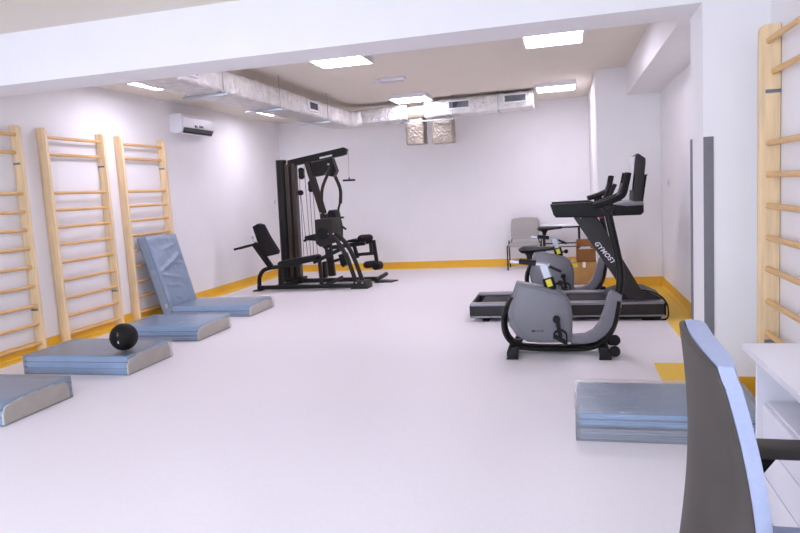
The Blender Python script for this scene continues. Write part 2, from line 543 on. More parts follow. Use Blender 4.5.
# ------------------------------------------------------------------ ceiling lights
def ceiling_light(x, y, label, mat=M_panel):
    t = thing('ceiling_light', label, 'ceiling light', (x, y, 2.96), 'square led ceiling lights')
    a = .3
    mb = MB()
    for q in ((-a, -a, a, -a + .015), (-a, a - .015, a, a), (-a, -a + .015, -a + .015, a - .015), (a - .015, -a + .015, a, a - .015)):
        mb.box((x + q[0], y + q[1], 2.96), (x + q[2], y + q[3], H))
    mb.build('frame', M_whitep, t)
    MB().box((x - a + .015, y - a + .015, 2.963), (x + a - .015, y + a - .015, 2.985)).build('diffuser', mat, t)
    return t
ceiling_light(-2.34, 6.99, 'square white ceiling light close to the beam, right of the long foil duct')
ceiling_light(-.065, 7.11, 'square white ceiling light close to the beam, above the treadmill')
ceiling_light(-2.34, 10.46, 'square white ceiling light above the two hanging foil drops')
ceiling_light(-.08, 10.72, 'square white ceiling light right of the duct end, in the back right')
ceiling_light(-4.68, 7.19, 'square white ceiling light left of the long duct, close to the beam')
ceiling_light(-4.66, 10.5, 'square white ceiling light seen just under the far end of the left duct')
for y in (2.6, -.6):  # unseen lamps, added to light the beam and the front floor
    for x in (-4.6, -2.3, -.1):
        ceiling_light(x, y, 'unseen square white ceiling light added to light the front room, in front of the beam', M_panel2)
t = thing('emergency_light', 'small white emergency light fixed to the ceiling between the panels', 'emergency light', (-2.2, 8.66, 2.96))
MB().box((-2.33, 8.58, 2.975), (-2.0, 8.72, H), .01).build('housing', M_whitep, t)
MB().box((-2.31, 8.60, 2.965), (-2.02, 8.70, 2.976), .003).build('lens', M_label, t)
MB().cyl((-2.385, 8.66, 2.99), .045, .06).build('sensor', M_whitep, t)
for nm, lab, x0, x1, y, z in (('wall_socket', 'small white socket on the left wall behind the gym machine', XL, XL + .012, 12.03, 1.455),
                              ('light_switch', 'small white switch on the right wall of the alcove', XR - .012, XR, 8.92, 1.42)):
    t = thing(nm, lab, 'switch', ((x0 + x1) / 2, y, z - .05))
    MB().box((x0, y - .045, z - .055), (x1, y + .045, z + .055), .003).build('cover', M_whitep, t)
    xx = x1 if x0 == XL else x0 - .006
    MB().box((xx, y - .025, z - .03), (xx + .006, y + .025, z + .03), .001).build('rocker', M_label, t)

# ------------------------------------------------------------------ gym mats
def soft_box(mb, x0, x1, y0, y1, z0, z1, amp=.006, seed=0, bev=.018, n=10):
    """padded slab: subdivided box with a rounded rim and slightly uneven skin"""
    bm = bmesh.new()
    bmesh.ops.create_cube(bm, size=1)
    for x in bm.verts:
        x.co = V((x0 + (x.co.x + .5) * (x1 - x0), y0 + (x.co.y + .5) * (y1 - y0), z0 + (x.co.z + .5) * (z1 - z0)))
    bmesh.ops.bevel(bm, geom=list(bm.edges), offset=bev, segments=3, affect='EDGES', clamp_overlap=True)
    es = [e for e in bm.edges if e.calc_length() > .12]
    bmesh.ops.subdivide_edges(bm, edges=es, cuts=n, use_grid_fill=True)
    for v in bm.verts:
        k = amp * noise.noise(V((v.co.x * 5 + seed, v.co.y * 5, v.co.z * 9)))
        inside = v.co.z > z0 + .004
        if inside: v.co += V((0, 0, k * .6))
        c = V(((x0 + x1) / 2, (y0 + y1) / 2, 0))
        if abs(v.co.y - y0) < .01 or abs(v.co.y - y1) < .01: v.co.y += k
        if abs(v.co.x - x0) < .01 or abs(v.co.x - x1) < .01: v.co.x += k
    mb.addbm(bm)
    return mb

def wrapped_mat(x0, x1, y0, y1, z0, h, label, layers=3, seed=0, cream=True, blue=None, group='folded blue exercise mats'):
    blue = blue or M_matblue
    t = thing('exercise_mat', label, 'exercise mat', ((x0 + x1) / 2, (y0 + y1) / 2, z0), group)
    g_ = .006
    lh = (h - .008) / layers
    for i in range(layers):
        mb = MB()
        e = .008 * math.sin(i * 2.1 + seed)
        soft_box(mb, x0 + .012, x1 - (.026 if cream else .006) + e * .3, y0 + .010 + e * .5, y1 - .006, z0 + .003 + i * lh, z0 + .003 + (i + 1) * lh - .005, .003, seed + i * 3, .012)
        mb.build('mat_layer', blue, t)
        if i:
            MB().box((x0 + .02, y0 + .022, z0 + .003 + i * lh - .008), (x1 - .03, y1 - .02, z0 + .003 + i * lh + .004)).build('gap_shade', M_gap_piping, t)  # dark sheet imitates the shade in the gap between two layers
    if cream:
        mb = MB()
        rn = random.Random(seed)
        pts = []
        for k in range(25):
            u = k / 24
            q = max(0, math.sin(PI * u)) ** .22
            zz = z0 + h * (.50 + .41 * q) + rn.uniform(-.008, .004)
            pts.append(V((x1 - .024, y0 + .012 + u * (y1 - y0 - .024), zz)))
        pts += [V((x1 - .024, y1 - .012, z0 + .006)), V((x1 - .024, y0 + .012, z0 + .006))]
        mb.prism(pts, (.017, 0, 0), .003, 1)
        mb.build('end_panel', M_cream, t)
    # polythene bag around it, crumpled and a little larger
    mb = MB()
    bm = bmesh.new()
    bmesh.ops.create_cube(bm, size=1)
    X0, X1, Y0, Y1, Z0, Z1 = x0, x1 + .003, y0 - .002, y1 + .004, z0 + .001, z0 + h + .004
    for x in bm.verts:
        x.co = V((X0 + (x.co.x + .5) * (X1 - X0), Y0 + (x.co.y + .5) * (Y1 - Y0), Z0 + (x.co.z + .5) * (Z1 - Z0)))
    bmesh.ops.subdivide_edges(bm, edges=list(bm.edges), cuts=16, use_grid_fill=True)
    for v in bm.verts:
        k = noise.noise(V((v.co.x * 9 + seed, v.co.y * 9, v.co.z * 14))) * .006
        if v.co.z > Z0 + .01:
            if abs(v.co.x - X1) < .004: v.co.x += k * 1.2 + .002
            if abs(v.co.y - Y0) < .004: v.co.y += k - .002
            if v.co.z > Z1 - .004: v.co.z += k * .5 + .003
    mb.addbm(bm)
    mb.build('plastic_wrap', M_film, t, angle=50)
    return t
wrapped_mat(-5.08, -3.93, 3.66, 4.335, 0, .175, 'plastic wrapped blue mat at the left photo edge, nearest of the row', seed=1)
wrapped_mat(-5.0, -3.86, 4.955, 5.64, 0, .175, 'plastic wrapped blue folded mat with the black ball on it', seed=4)
wrapped_mat(-4.98, -3.95, 6.285, 7.0, 0, .165, 'plastic wrapped blue folded mat between the ball and the leaning mat', seed=7)
wrapped_mat(-5.20, -4.02, 7.655, 8.38, 0, .15, 'plastic wrapped blue mat lying at the foot of the leaning mat', layers=2, seed=11)
# mat leaning on the bars
t = thing('exercise_mat', 'slate blue mat leaning upright against the third wall bars', 'exercise mat', (-5.30, 8.0, 0), 'folded blue exercise mats')
TL, TR, BR, BL = V((-5.335, 7.465, 1.115)), V((-5.335, 8.17, 1.105)), V((-5.215, 8.42, .004)), V((-5.215, 7.73, .004))
nrm = (TR - TL).cross(BL - TL).normalized()
if nrm.x < 0: nrm = -nrm
TH = .145
FOLDS = [((.08, .44), (.85, .26), .014, .022), ((.05, .47), (.75, .57), .010, .020), ((.05, .60), (.65, .66), .008, .018), ((.30, .18), (.80, .13), .008, .018), ((.35, .33), (.95, .38), .008, .016), ((.10, .74), (.50, .80), .006, .016)]
def folds(u, v):
    r = 0
    for (a0, b0), (a1, b1), h_, w2 in FOLDS:
        L2 = (a1 - a0) ** 2 + (b1 - b0) ** 2
        k = max(0, min(1, ((u - a0) * (a1 - a0) + (v - b0) * (b1 - b0)) / L2))
        d = math.hypot(u - a0 - k * (a1 - a0), v - b0 - k * (b1 - b0))
        r += 1.8 * h_ * math.sin(PI * (.15 + .7 * k)) * math.exp(-(d / w2) ** 2)
    return r
R_, C_ = 90, 54
A = []; Bk = []
for i in range(R_ + 1):
    ra, rb = [], []
    for j in range(C_ + 1):
        u, v = j / C_, i / R_
        q = TL.lerp(TR, u).lerp(BL.lerp(BR, u), v)
        e = min(u, 1 - u, v, 1 - v)
        rim = .016 * (1 - min(1, e / .06)) ** 2
        w_ = .012 * noise.noise(V((u * 3 + v * 5, v * 7 - u * 4, .3))) + .004 * noise.noise(V((u * 11, v * 15, 3))) + folds(u, v)
        ra.append(q + nrm * (-rim + w_ * min(1, e / .05)))
        rb.append(q + nrm * (-TH + rim))
    A.append(ra); Bk.append(rb)
MB().gridsolid(A, Bk).build('cover', M_matblue2, t, angle=50)
mb = MB()
o_ = nrm * (-TH * .5)
yv = V((0, -.003, 0))
c_ = TL.lerp(BL, .86) - nrm * .05
mb.cbox(c_ + V((0, -.004, 0)), (.035, .004, .06), .001); mb.build('care_tag', M_label, t)
mb = MB()
e0 = .004
mb.tube([TL + nrm * -.01 + V((0, -.001, 0)), BL + nrm * -.01 + V((0, -.001, .01))], .004, 8)
mb.tube([TL + nrm * (-TH + .01), BL + nrm * (-TH + .01) + V((0, 0, .01))], .004, 8)
mb.build('piping', M_gap_piping, t)
# two packages by the pier
wrapped_mat(.025, 1.06, 3.79, 4.46, 0, .078, 'lower wrapped grey blue mat of the stack beside the office chair', 2, 15, False, M_matblue2)
wrapped_mat(.03, 1.055, 3.785, 4.455, .0885, .078, 'upper wrapped bright blue mat of the stack beside the office chair', 2, 19, False, M_matblue)

# ball
t = thing('medicine_ball', 'black rubber medicine ball resting on a wrapped mat', 'ball', (-4.02, 5.15, .186))
bc = V((-4.02, 5.15, .186 + .126))
MB().ball(bc, .126, 24).build('ball', M_rubber, t)
def on_ball(du, dv):
    d = (V((0, 0, 1.5)) - bc).normalized()
    s = d.cross(V((0, 0, 1))).normalized(); u = s.cross(d)
    return (d + s * du + u * dv).normalized()
mb = MB()
for du, dv, a, c in ((.50, -.42, .010, .024), (.46, .16, .008, .006), (.44, .34, .008, .005)):
    n_ = on_ball(du, dv); s = n_.cross(V((0, 0, 1))).normalized(); u = s.cross(n_)
    rot = Matrix((s, n_, u)).transposed()
    mb.cbox(bc + n_ * .1256, (a, .002, c), .0005, 1, rot)
mb.build('printed_mark', M_label, t)

# ------------------------------------------------------------------ multi gym
t = thing('multi_gym', 'black multi gym machine with weight tower, pulley beam and leg press seat', 'gym machine', (-4.0, 10.4, 0))
YA = 9.9
def P_(a, y): return V((a[0], y, a[2]))
def bar(mb, a, b_, w=.06, h=.06): return mb.bar(a, b_, w, h, .006)
# leg press base and seat
mb = MB()
mb.box((-5.02, YA - .035, .02), (-3.34, YA + .035, .085), .008)
mb.build('base_rail', M_blackm, t)
MB().box((-5.07, YA - .10, 0), (-4.94, YA + .10, .022), .004).build('foot_plate', M_blackm, t)
mb = MB(); mb.tube([(-4.995, 9.900, 0.029), (-4.978, 9.900, 0.215), (-4.914, 9.900, 0.323), (-4.810, 9.900, 0.371), (-4.591, 9.900, 0.398), (-4.232, 9.900, 0.437)], .035, 10, 5)
mb.build('rear_frame', M_blackm, t)
mb = MB(); mb.bar((-4.573, 9.900, 0.406), (-4.595, 9.900, 0.038), .06, .075); mb.build('upright', M_blackm, t)
mb = MB()
mb.prism([(-4.594, 9.800, 0.460), (-4.555, 9.800, 0.492), (-3.954, 9.800, 0.571), (-3.904, 9.800, 0.545), (-3.918, 9.800, 0.481), (-4.191, 9.800, 0.432), (-4.564, 9.800, 0.393)], (0, .26, 0), .015, 3)
mb.build('leg_press_seat', M_vinylk, t)
mb = MB()
mb.prism([(-4.986, 9.800, 1.080), (-4.892, 9.800, 1.125), (-4.823, 9.800, 1.102), (-4.725, 9.800, 0.893), (-4.587, 9.800, 0.656), (-4.606, 9.800, 0.608), (-4.769, 9.800, 0.578), (-4.820, 9.800, 0.615), (-4.919, 9.800, 0.827)], (0, .16, 0), .02, 3)
mb.build('backrest', M_vinylk, t)
mb = MB(); mb.bar((-5.026, 9.900, 0.797), (-4.745, 9.900, 0.386), .07, .085); mb.build('backrest_post', M_blackm, t)
hb = MB()
for yy in (9.84, 10.02):
    a, b_, c = V((-5.365, 9.900, 0.713)), V((-5.139, 9.900, 0.759)), V((-4.990, 9.900, 0.787))
    hb.tube([P_(a, yy), P_(b_, yy), P_(c, yy)], .02, 10)
hb.tube([P_(V((-5.009, 9.900, 0.783)), 9.84), P_(V((-5.009, 9.900, 0.783)), 10.02)], .018, 10)
hb.build('seat_handle', M_blackm, t)
mb = MB(); mb.tube([(-5.042, 9.900, 0.898), (-5.034, 9.900, 0.789)], .010, 8); mb.ball((-5.044, 9.900, 0.896), .022, 8); mb.build('locking_pin', M_chrome, t)
# weight tower
ztop = 2.18
def lean(mb):
    for v in mb.v: v.x -= .05 * (1 - v.z / ztop)
    return mb
mb = MB()
mb.lathe([(.085, .10), (.094, .11), (.094, ztop - .01), (.085, ztop)], (-4.785, 10.70, 0), 'z', 28)
lean(mb).build('tower_column', M_blackm, t)
mb = MB(); mb.box((-4.70, 10.63, .12), (-4.625, 10.77, 2.10), .01); lean(mb).build('weight_shroud', M_brown, t)
mb = MB(); mb.box((-4.58, 10.63, .12), (-4.51, 10.77, 2.10), .01); lean(mb).build('weight_shroud', M_brown, t)
mb = MB(); mb.box((-4.63, 10.66, .10), (-4.575, 10.76, 2.12), .004); lean(mb).build('tower_frame', M_black, t)
mb = MB(); mb.box((-4.93, 10.58, .04), (-4.50, 10.82, .115), .006); mb.build('tower_foot', M_blackm, t)
mb = MB()
mb.prism([(-4.645, 10.640, 2.163), (-3.607, 10.640, 2.315), (-3.547, 10.640, 2.280), (-3.571, 10.640, 2.198), (-3.653, 10.640, 2.174), (-4.654, 10.640, 2.051)], (0, .12, 0), .012, 2)
mb.build('pulley_beam', M_blackm, t)
mb = MB()
mb.prism([(-4.040, 10.634, 2.177), (-3.810, 10.634, 2.208), (-3.813, 10.634, 2.178), (-4.042, 10.634, 2.147)], (0, .004, 0)); mb.build('beam_label', M_label, t)
mb = MB(); mb.bar((-4.302, 10.700, 2.150), (-4.066, 10.700, 1.204), .09, .105); mb.build('mast', M_foot, t)
mb = MB(); mb.bar((-4.066, 10.700, 1.204), (-3.981, 10.700, 0.113), .09, .115); mb.build('mast_lower', M_foot, t)
mb = MB(); mb.prism([(-4.205, 10.620, 2.098), (-3.819, 10.620, 2.148), (-3.754, 10.620, 1.928), (-3.815, 10.620, 1.830), (-3.896, 10.620, 1.848), (-3.915, 10.620, 1.951), (-4.003, 10.620, 1.872), (-4.169, 10.620, 1.852)], (0, .16, 0), .006, 1)
mb.build('pivot_bracket', M_blackm, t)
mb = MB()
for q in ((-3.879, 10.610, 2.045), (-4.103, 10.640, 1.222), (-4.009, 10.640, 1.218), (-4.664, 10.660, 2.101)): MB().cyl(q, .017, .03, 'y', 12).build('bolt', M_chrome, t)
# pulleys and cables
for (q, w, h) in (((-4.424, 10.700, 1.926), .10, .19), ((-4.260, 10.700, 1.694), .10, .19), ((-4.464, 10.700, 1.593), .10, .09)):
    q = V(q); mb = MB()
    mb.cbox(q, (w * .86, .06, h * .42), .008)
    if h > .1:
        for s in (-1, 1): mb.cyl(q + V((0, 0, s * h * .27)), w * .5, .045, 'y', 18)
    else:
        mb.cyl(q, w * .48, .05, 'y', 18)
    mb.build('pulley', M_black, t)
for pts in ([(-4.459, 10.700, 1.537), (-4.415, 10.700, 0.445)], [(-4.463, 10.700, 1.954), (-4.472, 10.680, 1.049), (-4.482, 10.680, 0.449)], [(-4.362, 10.700, 2.051), (-4.358, 10.700, 1.043), (-4.361, 10.700, 0.407)], [(-4.290, 10.700, 1.597), (-4.303, 10.700, 0.423)], [(-4.231, 10.700, 1.594), (-4.232, 10.700, 0.368)]):
    MB().tube(pts, .0045, 6).build('cable', M_black, t)
c_ = MB(); c_.tube([(-3.580, 10.700, 2.235), (-3.538, 10.700, 2.207), (-3.556, 10.700, 1.760)], .0045, 6); c_.build('cable', M_steel, t)
mb = MB(); mb.tube([(-3.668, 10.700, 1.758), (-3.452, 10.700, 1.755)], .017, 10); mb.tube([(-3.554, 10.700, 1.803), (-3.556, 10.700, 1.752)], .012, 8); mb.build('pull_bar', M_blackm, t)
# press arms
mb = MB(); mb.tube([(-3.832, 10.550, 1.995), (-3.881, 10.520, 1.863), (-3.981, 10.500, 1.633), (-4.005, 10.500, 1.363), (-3.952, 10.500, 1.225)], .027, 12, 5); mb.build('press_arm', M_foot, t)
mb = MB(); mb.tube([(-3.898, 10.880, 1.938), (-3.870, 10.900, 1.832), (-3.797, 10.900, 1.610), (-3.813, 10.900, 1.367)], .030, 12, 5); mb.build('press_arm', M_foot, t)
mb = MB(); mb.tube([(-3.811, 10.900, 1.393), (-3.855, 10.900, 1.272), (-3.867, 10.900, 1.079), (-3.829, 10.900, 0.989), (-3.742, 10.900, 0.908)], .019, 10, 5); mb.tube([(-3.864, 10.900, 1.125), (-3.768, 10.900, 1.120)], .018, 10); mb.build('press_handle', M_blackm, t)
mb = MB(); mb.prism([(-3.925, 10.500, 1.223), (-3.895, 10.500, 1.268), (-3.822, 10.500, 1.269), (-3.789, 10.500, 1.234), (-3.746, 10.500, 0.960), (-3.762, 10.500, 0.738), (-3.890, 10.500, 0.726), (-3.926, 10.500, 0.967)], (0, .28, 0), .02, 3); mb.build('chest_pad', M_vinylk, t)
# leg press foot plate with cam
mb = MB(); mb.prism([(-3.945, 9.950, 1.138), (-3.646, 9.950, 1.149), (-3.646, 9.950, 0.749), (-3.882, 9.950, 0.692), (-3.954, 9.950, 0.752)], (0, .40, 0), .012, 2); mb.build('press_plate', M_foot, t)
mb = MB(); mb.cyl((-3.814, 9.930, 0.911), .095, .05, 'y', 24); mb.build('cam_pulley', M_black, t)
mb = MB(); mb.prism([(-3.973, 9.980, 0.791), (-3.716, 9.980, 0.749), (-3.709, 9.980, 0.601), (-3.794, 9.980, 0.629)], (0, .10, 0), .004, 1); mb.build('plate_bracket', M_blackm, t)
mb = MB(); mb.prism([(-4.159, 10.000, 0.871), (-4.097, 10.000, 0.885), (-3.972, 10.000, 0.908), (-3.972, 10.000, 0.789), (-4.086, 10.000, 0.802), (-4.169, 10.000, 0.797)], (0, .14, 0), .01, 2); mb.tube([(-4.166, 9.980, 0.799), (-4.093, 9.980, 0.829)], .02, 8); mb.build('adjuster', M_black, t)
mb = MB()
for q in ((-3.722, 9.925, 0.903), (-3.628, 9.925, 0.899), (-3.269, 9.845, 0.105), (-3.166, 9.845, 0.103), (-3.739, 9.960, 0.660)): MB().cyl(q, .013, .03, 'y', 10).build('bolt', M_chrome, t)
for yy, pts in ((9.94, [(-3.674, 9.940, 0.881), (-3.594, 9.940, 0.804), (-3.487, 9.940, 0.630), (-3.385, 9.940, 0.383), (-3.297, 9.940, 0.070)]), (10.06, [(-3.665, 10.060, 0.895), (-3.549, 10.060, 0.817), (-3.424, 10.060, 0.649), (-3.314, 10.060, 0.382), (-3.217, 10.060, 0.050)])):
    mb = MB(); mb.tube(pts, .036, 12, 5); mb.build('swing_arm', M_gun, t)
mb = MB(); mb.prism([(-3.387, 9.860, -0.018), (-3.356, 9.860, 0.068), (-3.301, 9.860, 0.123), (-3.108, 9.860, 0.119), (-3.088, 9.860, 0.046), (-3.087, 9.860, -0.011)], (0, .28, 0), .01, 2); mb.build('swing_arm_foot', M_gun, t)
mb = MB(); mb.bar((-4.015, 9.950, 0.441), (-3.559, 10.000, 0.635), .055, .06); mb.build('link_bar', M_blackm, t)
mb = MB(); mb.bar((-3.907, 9.950, 0.479), (-3.890, 9.930, 0.027), .05, .055); mb.build('upright', M_gun, t)
mb = MB(); mb.box(V((-3.986, 10.250, 0.141)), V((-3.929, 10.370, 0.415)), .01); mb.build('weight_arm', M_blackm, t)
mb = MB(); mb.bar((-3.869, 9.900, 0.048), (-3.771, 10.600, 0.095), .06, .06); mb.build('cross_rail', M_foot, t)
mb = MB(); mb.bar(V((-4.85, 10.7, .045)), V((-3.14, 10.7, .045)), .07, .07); mb.build('base_rail', M_gun, t)
mb = MB(); mb.bar(V((-4.70, 9.93, .045)), V((-4.55, 10.7, .045)), .06, .06, side=(1, 0, 0)); mb.build('cross_rail', M_blackm, t)
mb = MB(); mb.prism([(-3.672, 10.200, 0.527), (-3.582, 10.200, 0.549), (-3.525, 10.200, 0.372), (-3.608, 10.200, 0.316), (-3.640, 10.200, 0.358)], (0, .25, 0), .012, 2); mb.build('knee_pad', M_vinylk, t)
# leg extension station
mb = MB()
mb.bar((-3.971, 10.700, 0.615), (-3.346, 10.700, 0.670), .07, .07)
mb.bar((-3.545, 10.700, 0.626), (-3.494, 10.700, 0.415), .05, .06)
mb.bar((-3.522, 10.700, 0.472), (-3.196, 10.700, 0.489), .05, .055)
mb.bar((-3.246, 10.700, 0.684), (-3.241, 10.700, 0.494), .05, .055)
mb.bar((-3.990, 10.700, 0.361), (-3.708, 10.700, 0.431), .05, .05)
mb.build('seat_frame', M_gun, t)
mb = MB(); mb.prism([(-3.645, 10.520, 0.706), (-3.607, 10.520, 0.741), (-3.463, 10.520, 0.752), (-3.375, 10.520, 0.735), (-3.378, 10.520, 0.696)], (0, .36, 0), .012, 2); mb.build('seat_pad', M_vinylk, t)
mb = MB(); mb.bar((-3.190, 10.700, 0.716), (-3.154, 10.700, 0.318), .05, .06); mb.tube([(-3.327, 10.700, 0.678), (-3.183, 10.700, 0.690)], .03, 10); mb.build('leg_lever', M_blackm, t)
def roller(y, x, z, L, rr):
    mb = MB(); e = rr * .35
    mb.lathe([(rr - e, -L / 2), (rr, -L / 2 + e), (rr, L / 2 - e), (rr - e, L / 2)], (x, y, z), 'y', 20); return mb
mb = MB()
def slant_roll(a, b_, rr):
    a, b_ = V(a), V(b_); d = (b_ - a); n = 7
    pts = [a + d * (i / n) for i in range(n + 1)]
    rs = [rr * .72] + [rr] * (n - 1) + [rr * .72]
    return MB().tube(pts, rs, 16)
slant_roll((-3.379, 10.500, 0.764), (-3.242, 10.750, 0.755), .062).build('foam_roller', M_vinylk, t)
slant_roll((-3.309, 10.500, 0.312), (-3.178, 10.720, 0.302), .062).build('foam_roller', M_vinylk, t)
slant_roll((-3.190, 10.660, 0.272), (-3.151, 10.900, 0.258), .075).build('foam_roller', M_vinylk, t)
mb = MB(); mb.tube([(-3.125, 10.480, 0.053), (-3.058, 10.920, 0.098)], .036, 10); mb.build('rear_foot', M_gun, t)
mb = MB(); mb.prism([(-3.16, 10.5, .0), (-2.86, 10.52, .0), (-2.80, 10.72, .0), (-3.10, 10.80, .0)], (0, 0, .018), .003, 1); mb.build('foot_board', M_gun, t)

# ------------------------------------------------------------------ upright bike
def make_bike():
    cy = 5.85
    t = thing('exercise_bike', 'grey and black exercise bike in front of the treadmill, nearest the camera', 'exercise bike', (-.05, cy, 0), 'grey upright exercise bikes')
    y0 = 5.775; w = .15
    out_ = [(-0.437, 5.775, 0.649), (-0.282, 5.775, 0.621), (-0.172, 5.775, 0.593), (-0.073, 5.775, 0.562), (-0.009, 5.775, 0.513), (0.029, 5.775, 0.433), (0.040, 5.775, 0.326), (0.031, 5.775, 0.106), (-0.246, 5.775, 0.102), (-0.356, 5.775, 0.112), (-0.448, 5.775, 0.164), (-0.508, 5.775, 0.259), (-0.522, 5.775, 0.381), (-0.484, 5.775, 0.517)]
    MB().prism(out_, (0, w, 0), .022, 4).build('housing', M_bikegrey, t)
    inn = [(-0.407, 5.775, 0.609), (-0.282, 5.775, 0.589), (-0.179, 5.775, 0.564), (-0.087, 5.775, 0.532), (-0.029, 5.775, 0.478), (0.003, 5.775, 0.406), (0.010, 5.775, 0.309), (0.004, 5.775, 0.134), (-0.228, 5.775, 0.132), (-0.331, 5.775, 0.153), (-0.408, 5.775, 0.208), (-0.453, 5.775, 0.295), (-0.464, 5.775, 0.394), (-0.443, 5.775, 0.502)]
    for yy in (y0 - .008, y0 + w - .003):
        MB().prism([P_(q, yy) for q in inn], (0, .011, 0), .004, 2).build('side_cover', M_bikelight, t)
    mb = MB()
    for i in range(10):
        if i in (3, 6): continue
        x = -.312 + i * .0105
        mb.box((x, y0 - .0095, .204 + .003 * (i % 2)), (x + (.0085 if i < 4 else .005), y0 - .007, .222))
    mb.build('lettering', M_black, t)
    # neck of the shell, sweeping up to the stem
    neck = [(0.020, 5.785, 0.092), (0.022, 5.785, 0.158), (0.140, 5.785, 0.167), (0.208, 5.785, 0.203), (0.259, 5.785, 0.265), (0.299, 5.785, 0.366), (0.325, 5.785, 0.453), (0.347, 5.785, 0.526), (0.372, 5.785, 0.551), (0.417, 5.785, 0.542), (0.456, 5.785, 0.510), (0.448, 5.785, 0.416), (0.410, 5.785, 0.382), (0.387, 5.785, 0.268), (0.315, 5.785, 0.163), (0.230, 5.785, 0.106), (0.138, 5.785, 0.088)]
    MB().prism(neck, (0, .13, 0), .016, 3).build('front_shell', M_bikegrey, t)
    mb = MB(); mb.tube([(-0.464, 5.850, 0.517), (-0.520, 5.850, 0.426), (-0.556, 5.850, 0.316), (-0.552, 5.850, 0.196), (-0.506, 5.850, 0.113), (-0.427, 5.850, 0.062), (-0.295, 5.850, 0.046), (-0.076, 5.850, 0.042), (0.139, 5.850, 0.048), (0.250, 5.850, 0.081), (0.335, 5.850, 0.157), (0.387, 5.850, 0.263), (0.415, 5.850, 0.387), (0.428, 5.850, 0.466)], .030, 12, 5)
    # broad flat frame hoop: widen in depth
    for v in mb.v: v.y = cy + (v.y - cy) * 2.6
    mb.build('frame_hoop', M_blackm, t)
    mb = MB(); mb.tube([(0.425, 5.850, 0.501), (0.444, 5.850, 0.614), (0.445, 5.850, 0.745), (0.424, 5.850, 0.875), (0.391, 5.850, 1.049), (0.354, 5.850, 1.239)], .033, 14, 5); mb.build('handlebar_stem', M_blackm, t)
    # stabiliser feet
    for xa, sx in ((-.525, -1), (.250, 1)):
        mb = MB(); mb.box((xa, cy - .26, .022), (xa + .085, cy + .26, .075), .012); mb.build('stabiliser', M_blackm, t)
        for s in (-1, 1):
            q = [(xa - .005, 0), (xa + .095, 0), (xa + .10, .045), (xa + .085 + .02 * -sx, .10), (xa + .03 + .02 * -sx, .10)]
            MB().prism([V((a, cy + s * .235 - .03, z)) for a, z in q], (0, .06, 0), .008, 2).build('foot', M_black, t)
        mb = MB(); mb.prism([V((xa + .01, cy - .045, .05)), V((xa + .085, cy - .045, .05)), V((xa + .08 - .05 * sx, cy - .045, .12)), V((xa + .005 - .03 * sx, cy - .045, .12))], (0, .09, 0), .006, 1); mb.build('foot_bracket', M_black, t)
    for s in (-1, 1):
        MB().cyl((.375, cy + s * .2, .062), .046, .035, 'y', 20).build('transport_wheel', M_black, t)
    mb = MB(); mb.cyl((.385, cy - .10, .135), .045, .04, 'y', 18); mb.build('levelling_knob', M_black, t)
    # cranks and pedals
    for s, ang in ((-1, -1.36), (1, PI - 1.36)):
        yy = cy + s * .105
        c = V((-.098, yy, .322))
        e = c + V((math.cos(ang) * .16, s * .02, math.sin(ang) * .16))
        mb = MB(); mb.bar(c, e, .022, .032, .006); mb.cyl(c, .03, .05, 'y', 16); mb.build('crank', M_black, t)
        pc = e + V((0, s * .07, -.005))
        rot = Matrix.Rotation(.55, 3, 'Y')
        pd = MB().cbox(pc, (.12, .085, .024), .006, 2, rot).build('pedal', M_black, t)
        st = MB()
        for k in (-.02, .02):
            st.tube([pc + V((-.055, k, .01)), pc + V((-.05, k, .06)), pc + V((0, k, .085)), pc + V((.045, k, .055)), pc + V((.05, k, -.02))], .007, 8, 5)
        st.build('strap', M_rubber, pd)
    # saddle and post
    A = []; Bk = []
    sx0, sx1 = -.408, -.095
    zc = .962
    for i in range(17):
        u = i / 16
        x = sx0 + (sx1 - sx0) * u
        rear = (1 - (1 - min(1, u / .22)) ** 2) ** .5
        hw = max(.022, (.115 * (1 - u) ** .6 + .022 * u) * max(.25, rear))
        th = .072 * max(.12, rear) * (1 - .55 * u)
        ra, rb = [], []
        for j in range(13):
            k = -1 + 2 * j / 12
            dome = (1 - abs(k) ** 2.4)
            zm = zc - .030 + .006 * u
            ra.append(V((x, cy + k * hw, zm + th * (.5 * dome - .05))))
            rb.append(V((x, cy + k * hw * .94, zm - th * (.5 * dome ** .7 + .05))))
        A.append(ra); Bk.append(rb)
    MB().gridsolid(A, Bk).build('saddle', M_vinylk, t, angle=60)
    mb = MB(); mb.lathe([(.045, .905), (.035, .89), (.024, .87), (.024, .845)], (-.315, cy, 0), 'z', 18); mb.build('saddle_clamp', M_black, t)
    mb = MB(); mb.bar((-0.487, 5.850, 0.832), (-0.140, 5.850, 0.786), .045, .03); mb.build('saddle_slider', M_chrome, t)
    mb = MB(); mb.bar((-0.408, 5.850, 0.830), (-0.260, 5.850, 0.809), .058, .045); mb.build('slider_block', M_black, t)
    mb = MB(); mb.bar((-0.198, 5.850, 0.794), (-0.145, 5.850, 0.619), .05, .072); mb.build('saddle_post', M_chrome, t)
    mb = MB(); mb.bar((-0.165, 5.850, 0.677), (-0.134, 5.850, 0.565), .075, .098, .012); cl = mb.build('post_collar', M_black, t)
    mb = MB(); mb.bar((-0.160, 5.810, 0.665), (-0.141, 5.810, 0.602), .003, .048, .001); mb.build('yellow_sticker', M_yel, t)
    mb = MB(); mb.tube([(-0.144, 5.820, 0.778), (-0.097, 5.800, 0.758), (-0.043, 5.790, 0.733)], .013, 10); mb.build('release_lever', M_black, t)
    mb = MB(); mb.ball((-0.054, 5.820, 0.630), .027, 10); mb.tube([(-0.119, 5.850, 0.618), (-0.059, 5.830, 0.627)], .01, 8); mb.build('adjusting_knob', M_black, t)
    # handlebars: two long raised horns joined behind the console
    top = V((0.354, 5.850, 1.239))
